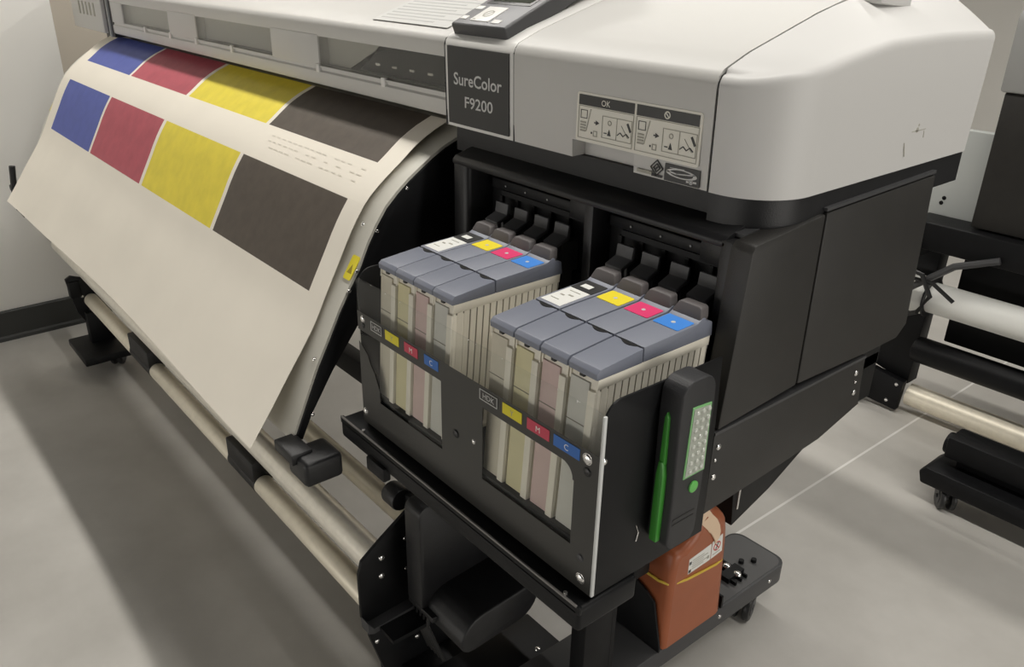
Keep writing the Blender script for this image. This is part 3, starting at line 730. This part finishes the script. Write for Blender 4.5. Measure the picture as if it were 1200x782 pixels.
# ------------------------------------------------------------------ ink tanks
W2 = .0214
def shear(q):
    for v in q.v: v.y -= .017 * (.944 - v.z) / .244
def make_tank():
    t = thing('ink_tank', '', 'ink tank', (0, 0, .7509), 'ink tanks in the rack')
    q = MB()
    D = .186
    Z0 = .7515
    q.box(-W2 + .001, W2 - .001, .004, D, Z0, .9485, 0, .0015)
    q.box(W2 - .0115, W2 - .0005, -.0005, .02, Z0 - .0006, .934, 0, .0012)          # raised column on the front right
    q.box(W2 - .0024, W2, .002, D, .9365, .9485, 0, .0006)                          # rim under the cap
    q.box(W2 - .0024, W2, .002, D, Z0, .762, 0, .0006); q.box(W2 - .0024, W2, .002, .006, Z0, .9365, 0, .0005)
    for k in range(16):
        y = .0085 + k * .0110; q.box(W2 - .002, W2 - .0002, y, y + .0088, .762, .9365, 0)
    q.box(W2 - .0016, W2 - .0009, .006, D - .002, .762, .9365, 1)
    q.box(-W2, -W2 + .002, .002, D, .9365, .9485, 0)
    shear(q); q.build('shell', [M_body, M_rib], t)
    q = MB(); q.box(-W2 + .002, W2 - .012, .0016, .006, Z0 + .001, .941, 0, .001)
    q.box(-W2 + .010, W2 - .016, .0010, .0018, .838, .8395, 1); q.box(-W2 + .002, W2 - .0125, .0011, .0018, .888, .889, 1)
    shear(q); q.build('pouch_window', [M_inkK, M_rib], t)
    q = MB(); q.prism([(-.0005, .9500), (-.001, .956), (.004, .9605), (.069, .9660), (.0700, .9485), (.0, .9485)], 0, -W2, W2, 0, .0014, 2)
    q.box(-.006, .001, .0006, .006, .9445, .949, 1, .001)
    q.build('front_cap', [M_cap, M_wheel], t)
    q = MB(); q.prism([(.0708, .9485), (.0708, .9670), (.160, .9700), (.170, .975), (.1745, .974), (.1765, .9695), (.188, .966), (.190, .9475)], 0, -W2, W2, 0, .0014, 2)
    # shallow crescent finger dip at the seam
    cr = [(-.013, .0700), (.016, .0700)] + [(.016 - .029 * k / 8, .0700 - .0065 * math.sin(PI * k / 8)) for k in range(1, 8)]
    q.prism(cr, 2, .9640, .9664, 1)
    lid = q.build('lid', [M_cap, M_wheel], t)
    # raised grip at the rear
    gp = [(-.0205, .968), (.0205, .968), (.0205, .975), (.0165, .9845), (.013, .986), (-.013, .986), (-.0165, .9845), (-.0205, .975)]
    q = MB(); q.prism(gp, 1, 0, .014, 0, .0016, 2)
    for v in q.v: v.y += .163 + (v.z - .968) * .42
    q.build('grip', M_grip, lid)
    q = MB(); sl_ = Vector((0, .089, .0035)).normalized()
    q.flat((-.0185, .128, .96895), X_, sl_, rrect(0, .037, 0, .030, .002, 3), 0, .0006)
    q.ring((0, .143, .96985), X_, Vector((0, .089, .0035)).normalized(), (0, 0), .0, .0028, 1, .0004, 10)
    q.build('colour_label', [M_tK, M_text], lid)
    return t, lid
def children(o): return [c for c in bpy.data.objects if c.parent == o]
proto, plid = make_tank()
specs = []
KY = {'K': (M_tK, M_inkK, 'black'), 'Y': (M_tY, M_inkY, 'yellow'), 'M': (M_tM, M_inkM, 'magenta'), 'C': (M_tC, M_inkC, 'cyan')}
for i, k in enumerate('KYMC'): specs.append((-.4405 + i * .0440, k, 'rear left'))
for i, k in enumerate('KYMC'): specs.append((-.1895 + i * .0452, k, 'front right'))
LAB = {('K', 'rear left'): 'ink tank with white and black label, leftmost in the group beside the curved paper guide',
       ('Y', 'rear left'): 'ink tank with yellow label in the left group, second from the paper guide',
       ('M', 'rear left'): 'ink tank with magenta label in the left group, third from the paper guide',
       ('C', 'rear left'): 'ink tank with blue label, rightmost in the left group, its ribbed side half showing',
       ('K', 'front right'): 'ink tank with white and black label, leftmost in the group nearest the work lamp',
       ('Y', 'front right'): 'ink tank with yellow label in the right group, between the white-labelled and magenta ones',
       ('M', 'front right'): 'ink tank with magenta label in the right group, beside the blue-labelled tank by the lamp',
       ('C', 'front right'): 'ink tank with blue label and ribbed side, directly behind the black and green lamp'}
kids0 = children(proto); sub0 = {c: children(c) for c in kids0}
def recol(o, m0):
    me = o.data.copy(); o.data = me; me.materials[0] = m0
for n_, (x, k, side_) in enumerate(specs):
    if n_ == 0: r = proto; kids = [(c, sub0[c]) for c in kids0]
    else:
        r = proto.copy(); COL.objects.link(r); kids = []
        for c in kids0:
            d = c.copy(); COL.objects.link(d); d.parent = r; ss = []
            for g in sub0[c]:
                e = g.copy(); COL.objects.link(e); e.parent = d; ss.append(e)
            kids.append((d, ss))
    r.location = (x, -.2205, .7509); r['label'] = LAB[(k, side_)]
    for d, ss in kids:
        if d.name.startswith('pouch_window') and k != 'K': recol(d, KY[k][1])
        for e in ss:
            if e.name.startswith('colour_label') and k != 'K': recol(e, KY[k][0])
# the white paper label carried by each black tank
for n_, o in enumerate([o for o in list(bpy.data.objects) if o.name.startswith('ink_tank') and o.parent is None and o.type == 'EMPTY' and 'white and black' in o['label']]):
    lid = [c for c in children(o) if c.name.startswith('lid')][0]
    q = MB(); sl_ = Vector((0, .089, .0035)).normalized()
    q.flat((-.017, .076, .9668), X_, sl_, [(0, 0), (.034, 0), (.034, .051), (0, .051)], 0, .0007)
    for a, bb, w_, h_ in ((.008, .025, .006, .0028), (.017, .030, .008, .0028), (.005, .012, .014, .0012), (.008, .042, .018, .0012)):
        q.flat((-.017, .076, .9676), X_, sl_, [(a, bb), (a + w_, bb), (a + w_, bb + h_), (a, bb + h_)], 1, .0003)
    q.flat((-.010, .1365, .97020), X_, sl_, [(0, 0), (.016, 0), (.016, .010), (0, .010)], 0, .0003)
    me_o = q.build('paper_label', [M_labelw, M_pict], None)
    for v_ in me_o.data.vertices: v_.co.z -= .7509
    me_o.parent = lid; me_o['label'] = 'white paper label'

# ------------------------------------------------------------------ inspection lamp on the rack side
LT = thing('inspection_lamp', 'black and green LED work lamp clipped upright to the side of the ink rack', 'work lamp', (.017, -.13, .735))
LX0, LX1 = .0010, .031
bodyp = arc(-.128, .930, .026, 20, 160, 8)
bodyp = [(-.106, .742), (-.104, .80), (-.1005, .90), (-.1015, .930)] + arc(-.121, .930, .019, 15, 90, 5) + arc(-.138, .930, .019, 90, 165, 5) + [(-.1575, .905), (-.1545, .80), (-.1555, .742), (-.148, .732), (-.113, .732)]
q = MB(); q.prism(bodyp, 0, LX0, LX1, 0, .007, 4); body = q.build('lamp_body', M_lamp, LT, ang=60)
q = MB(); win = [(-.1415, .826), (-.105, .826), (-.107, .914), (-.139, .917)]
q.prism(win, 0, LX1 - .001, LX1 + .0010, 0, .0004)
q.build('lens_frame', M_greenl, body)
q = MB(); win2 = [(-.1390, .8285), (-.1075, .8285), (-.1090, .9115), (-.1370, .9145)]
q.prism(win2, 0, LX1 - .001, LX1 + .0016, 0); lens = q.build('led_panel', M_ledbed, body)
for r_ in range(8):
    for c_ in range(3):
        q = MB(); q.dome((LX1 + .0016, -.1325 + c_ * .0095 + r_ * .0002, .8340 + r_ * .0105), .0034, (1, 0, 0), 0, .7); q.build('led_bulb', M_led, lens)
q = MB(); q.prism([(p[0], p[1]) for p in arc(-.121, .809, .0075, 0, 360, 18)[:-1]], 0, LX1 - .001, LX1 + .0022, 0, .001); q.build('power_button', mat('lamp_button', (.13, .50, .10), .35), body)
q = MB()
for k in range(2): q.box(LX1 - .001, LX1 + .0005, -.150, -.113, .766 + k * .007, .768 + k * .007, 0)
q.build('grip_groove', M_wheel, body)
q = MB()
q.prism([(.0115, .846), (.0185, .846), (.0180, .905), (.0150, .912), (.0125, .905)], 1, -.1610, -.1535, 0, .001)
q.prism([(.0095, .742), (.0200, .742), (.0200, .832), (.0175, .850), (.0120, .850), (.0095, .832)], 1, -.1625, -.1535, 0, .0015)
q.build('hook_strip', M_green, LT, 'green folding hook on the lamp side')

# ------------------------------------------------------------------ waste ink jug
JG = thing('waste_ink_jug', 'reddish brown plastic jug with yellow band and white label standing on the printer foot', 'jug', (-.31, .33, FZ))
jp = [(.2365, FZ + .001), (.2375, .300), (.243, .338), (.252, .348), (.268, .346), (.292, .362), (.304, .372), (.314, .392), (.330, .401), (.352, .401), (.372, .392), (.390, .372), (.398, .345), (.404, .30), (.418, FZ + .001)]
def jug_ring(ins, x):
    cy = sum(p[0] for p in jp) / len(jp); cz = .25
    return [Vector((x, p[0] + (cy - p[0]) * ins, p[1] + ((cz - p[1]) * ins if p[1] > .13 else 0))) for p in jp]
rows = []
for x, ins in ((-.380, .16), (-.378, .06), (-.372, .015), (-.36, 0), (-.262, 0), (-.247, .015), (-.239, .06), (-.2365, .16)):
    rows.append(jug_ring(ins, x))
mb = MB(); rr = [r + [r[0]] for r in rows]; mb.grid(rr, 0)
mb.add(rows[0], [tuple(range(len(jp)))]); mb.add(rows[-1], [tuple(range(len(jp)))[::-1]])
jb = mb.build('jug_body', M_jug, JG, ang=70)
q = MB()
loop = []
for k in range(41):
    t = k / 40
    pass
bz = lambda y: .274 - .02 * (y - .24) 
ring = [(-.2385, .258), (-.2350, .285), (-.2350, .33), (-.2355, .375), (-.2395, .398), (-.262, .409), (-.36, .408), (-.378, .395), (-.383, .33), (-.378, .250), (-.36, .234), (-.262, .2335), (-.245, .240)]
q.sweep([(x, y, .276 - .02 * (y - .24) / .17) for x, y in ring], .0026, 0, 8, True); q.build('rubber_band', M_band, JG, 'yellow rubber band')
q = MB()
o = Vector((-.2365, 0, 0))
q.flat(o, Y_, Z_, [(.286, .281), (.352, .283), (.350, .322), (.286, .316)], 0, .0008)
q.flat(o, Y_, Z_, [(.354, .283), (.388, .287), (.383, .330), (.353, .324)], 0, .0008)
o2 = o + Vector((.0008, 0, 0))
for k in range(5): q.line(o2, Y_, Z_, (.296, .289 + k * .005), (.330 + .012 * (k % 2), .2895 + k * .005), .0014, 1, .0003)
q.rect(o2, Y_, Z_, .287, .294, .283, .290, 2, .0003); q.rect(o2, Y_, Z_, .287, .293, .302, .309, 2, .0003); q.rect(o2, Y_, Z_, .341, .347, .290, .297, 1, .0003)
q.ring(o2, Y_, Z_, (.369, .308), .0085, .011, 3, .0003, 18); q.line(o2, Y_, Z_, (.362, .316), (.376, .300), .0025, 3, .0003); q.line(o2, Y_, Z_, (.366, .300), (.372, .316), .003, 2, .0003)
q.line(o2, Y_, Z_, (.358, .291), (.380, .293), .0015, 1, .0003)
q.build('jug_label', [M_labelw, M_pict, M_pictd, M_ink_red], JG, 'white warning label with a red ring')
q = MB()
pts = [(-.262, .325, .404), (-.246, .322, .400), (-.239, .328, .388), (-.236, .342, .372), (-.2345, .354, .355), (-.234, .362, .338), (-.2345, .365, .324)]
rows = []
for i, p in enumerate(pts):
    w_ = .014 if i < 4 else .014 - .003 * (i - 3)
    rows.append([Vector((p[0] + .001, p[1] + w_ * a, p[2] + .006 * a)) for a in (-1, -.5, 0, .5, 1)])
q.grid(rows, 0); q.grid([[v - Vector((.002, 0, .001)) for v in r][::-1] for r in rows], 0)
q.build('peeling_seal', M_seal, JG, 'cream peeling seal over the jug neck')

# ------------------------------------------------------------------ second printer behind, seen on the right edge
P2 = thing('background_printer', 'second printer standing behind on the right, mostly hidden by the big one', 'printer', (.5, 1.9, 0))
BX = -.42
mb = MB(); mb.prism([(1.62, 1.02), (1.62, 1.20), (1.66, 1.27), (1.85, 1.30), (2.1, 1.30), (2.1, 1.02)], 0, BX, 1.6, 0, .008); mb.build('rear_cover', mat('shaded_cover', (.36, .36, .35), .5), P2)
mb = MB(); mb.box(BX + .01, 1.6, 1.63, 2.1, .66, 1.02, 0, .006); mb.build('cabinet', M_blacksoft, P2)
mb = MB(); mb.prism([(-.64, .66), (-.40, .62), (-.40, .90), (-.66, .90)], 1, 1.70, 1.73, 0, .003); pn = mb.build('rear_panel', M_palegrey, P2, 'pale grey rear panel')
for x, z in ((-.522, .705), (-.527, .69)):
    q = MB(); q.dome((x, 1.70, z), .006, (0, -1, 0)); q.build('screw', M_steel_black, pn)
mb = MB(); mb.box(-.56, 1.5, 1.60, 1.72, .575, .655, 0, .008); mb.box(-.575, -.52, 1.58, 1.70, .54, .60, 0, .008); mb.build('roll_holder', M_steel_black, P2)
mb = MB(); mb.prism([(-.66, .14), (-.645, .30), (-.60, .55), (-.50, .55), (-.505, .10)], 1, 1.72, 1.78, 0, .003); mb.build('stand_leg', M_steel_black, P2)
mb = MB(); mb.prism([(-.662, .135), (-.505, .115), (-.512, .012), (-.665, .022)], 1, 1.69, 1.715, 0, .002); bk = mb.build('stand_bracket', M_steel_black, P2)
for x, z in ((-.525, .10), (-.545, .035)):
    q = MB(); q.dome((x, 1.69, z), .006, (0, -1, 0)); q.build('screw', M_screw, bk)
q = MB(); q.cyl((-.635, 1.66, .045), (-.635, 1.69, .045), .026, 0, 18, bev=.004); q.build('knob', M_black, bk)
mb = MB(); mb.cyl((-.50, 1.70, .235), (1.5, 1.70, .235), .040, 0, 32, bev=.008); mb.build('spindle_tube', M_steel_black, P2)
mb = MB(); mb.cyl((-.500, 1.74, .060), (1.5, 1.74, .060), .036, 0, 28); mb.build('rail_tube', M_tube, P2)
mb = MB(); mb.prism([(-.275, .062), (-.285, .095), (-.27, .112), (.35, .112), (.35, .062)], 1, 1.28, 1.40, 0, .006); mb.box(-.25, .35, 1.32, 1.40, .14, .20, 0, .006); mb.box(-.225, .35, 1.35, 1.45, .10, .16, 0, .004)
mb.cyl((-.262, 1.36, .165), (-.235, 1.36, .165), .03, 0, 16, bev=.005)
for v in mb.v: v.x += .035
bf = mb.build('base_foot', M_steel_black, P2)
q = MB(); caster(q, (-.18, 1.315, .034), .034, .028, (.8, .6, 0)); q.build('caster', [M_wheel, M_greyblack], P2)
q = MB(); q.dome((-.20, 1.345, .15), .005, (0, -1, 0)); q.build('screw', M_screw, bf)
mb = MB(); mb.box(-.45, 1.5, 1.76, 1.84, .26, .55, 0, .005); mb.build('under_box', M_steel_black, P2)
q = MB(); q.sweep([(-.60, 1.62, .40), (-.50, 1.60, .47), (-.40, 1.60, .56), (-.30, 1.62, .60)], .010, 0, 8); q.sweep([(-.56, 1.60, .50), (-.52, 1.58, .53), (-.47, 1.58, .52), (-.44, 1.59, .46), (-.47, 1.60, .40), (-.54, 1.61, .36), (-.62, 1.62, .33)], .007, 1, 8)
q.sweep([(-.58, 1.60, .54), (-.50, 1.59, .50), (-.44, 1.59, .50), (-.38, 1.60, .46)], .006, 1, 8)
for v in q.v: v.y -= .028
q.build('power_cable', [M_greyblack, M_wheel], P2)
mr = MB(); mr.cyl((-.575, 1.655, .425), (-.475, 1.655, .425), .056, 0, 36, bev=.006); mr.cyl((-.475, 1.655, .425), (-.470, 1.655, .425), .060, 1, 30); mr.cyl((-.47, 1.655, .425), (1.4, 1.655, .425), .045, 0, 32)
roll = mr.build('media_roll', [M_white, M_black], None)
tag(roll, 'white media roll on the spindle of the background printer', 'paper roll')

# ------------------------------------------------------------------ lights: rows of ceiling tubes running along X, plus two added fill lights
def strip(name, x, y, z, lx, ly, power, col=(1, .965, .905), rot=(0, 0, 0)):
    L = bpy.data.lights.new(name, 'AREA'); L.shape = 'RECTANGLE'; L.size = lx; L.size_y = ly; L.energy = power; L.color = col
    o = bpy.data.objects.new(name, L); COL.objects.link(o); o.location = (x, y, z); o.rotation_euler = rot
    return o
strip('ceiling_lamp', -1.2, .26, 2.75, 7.0, .08, 92)
strip('ceiling_lamp', -1.4, -3.2, 2.75, 6.0, .08, 12)
strip('ceiling_lamp', -.6, 2.4, 2.75, 6.0, .08, 60)
strip('front_fill_light', -1.0, -4.4, .50, 5.0, .7, 50, rot=(math.radians(94), 0, 0))  # unseen low panel added to fill the front faces
strip('side_fill_light', 3.8, .2, .75, 1.0, 3.0, 46, rot=(0, math.radians(92), 0))  # unseen panel added to brighten the right-hand faces
W = bpy.data.worlds.new('World'); C.world = W; W.use_nodes = True
W.node_tree.nodes['Background'].inputs[0].default_value = (.95, .97, 1, 1)
W.node_tree.nodes['Background'].inputs[1].default_value = .012

# ------------------------------------------------------------------ camera
cam = bpy.data.cameras.new('Camera'); co = bpy.data.objects.new('Camera', cam); COL.objects.link(co)
f_, cx_, cy_ = 978.444, 555.0, 391.0
R = ((.612277836, .790642595, -.000371274), (.333340347, -.258566294, -.906657424), (-.716937978, .555002485, -.421867488))
Mx = Matrix(((R[0][0], -R[1][0], -R[2][0], .4973), (R[0][1], -R[1][1], -R[2][1], -.79418), (R[0][2], -R[1][2], -R[2][2], 1.3624), (0, 0, 0, 1)))
co.matrix_world = Mx
cam.sensor_fit = 'HORIZONTAL'; cam.sensor_width = 36; cam.lens = f_ / 1200 * 36
cam.shift_x = (600 - cx_) / 1200; cam.shift_y = (cy_ - 391) / 1200
cam.clip_start = .02
C.camera = co
vs = C.view_settings
vs.view_transform = 'Standard'; vs.look = 'None'; vs.gamma = 1; vs.use_curve_mapping = False; vs.exposure = 0.0
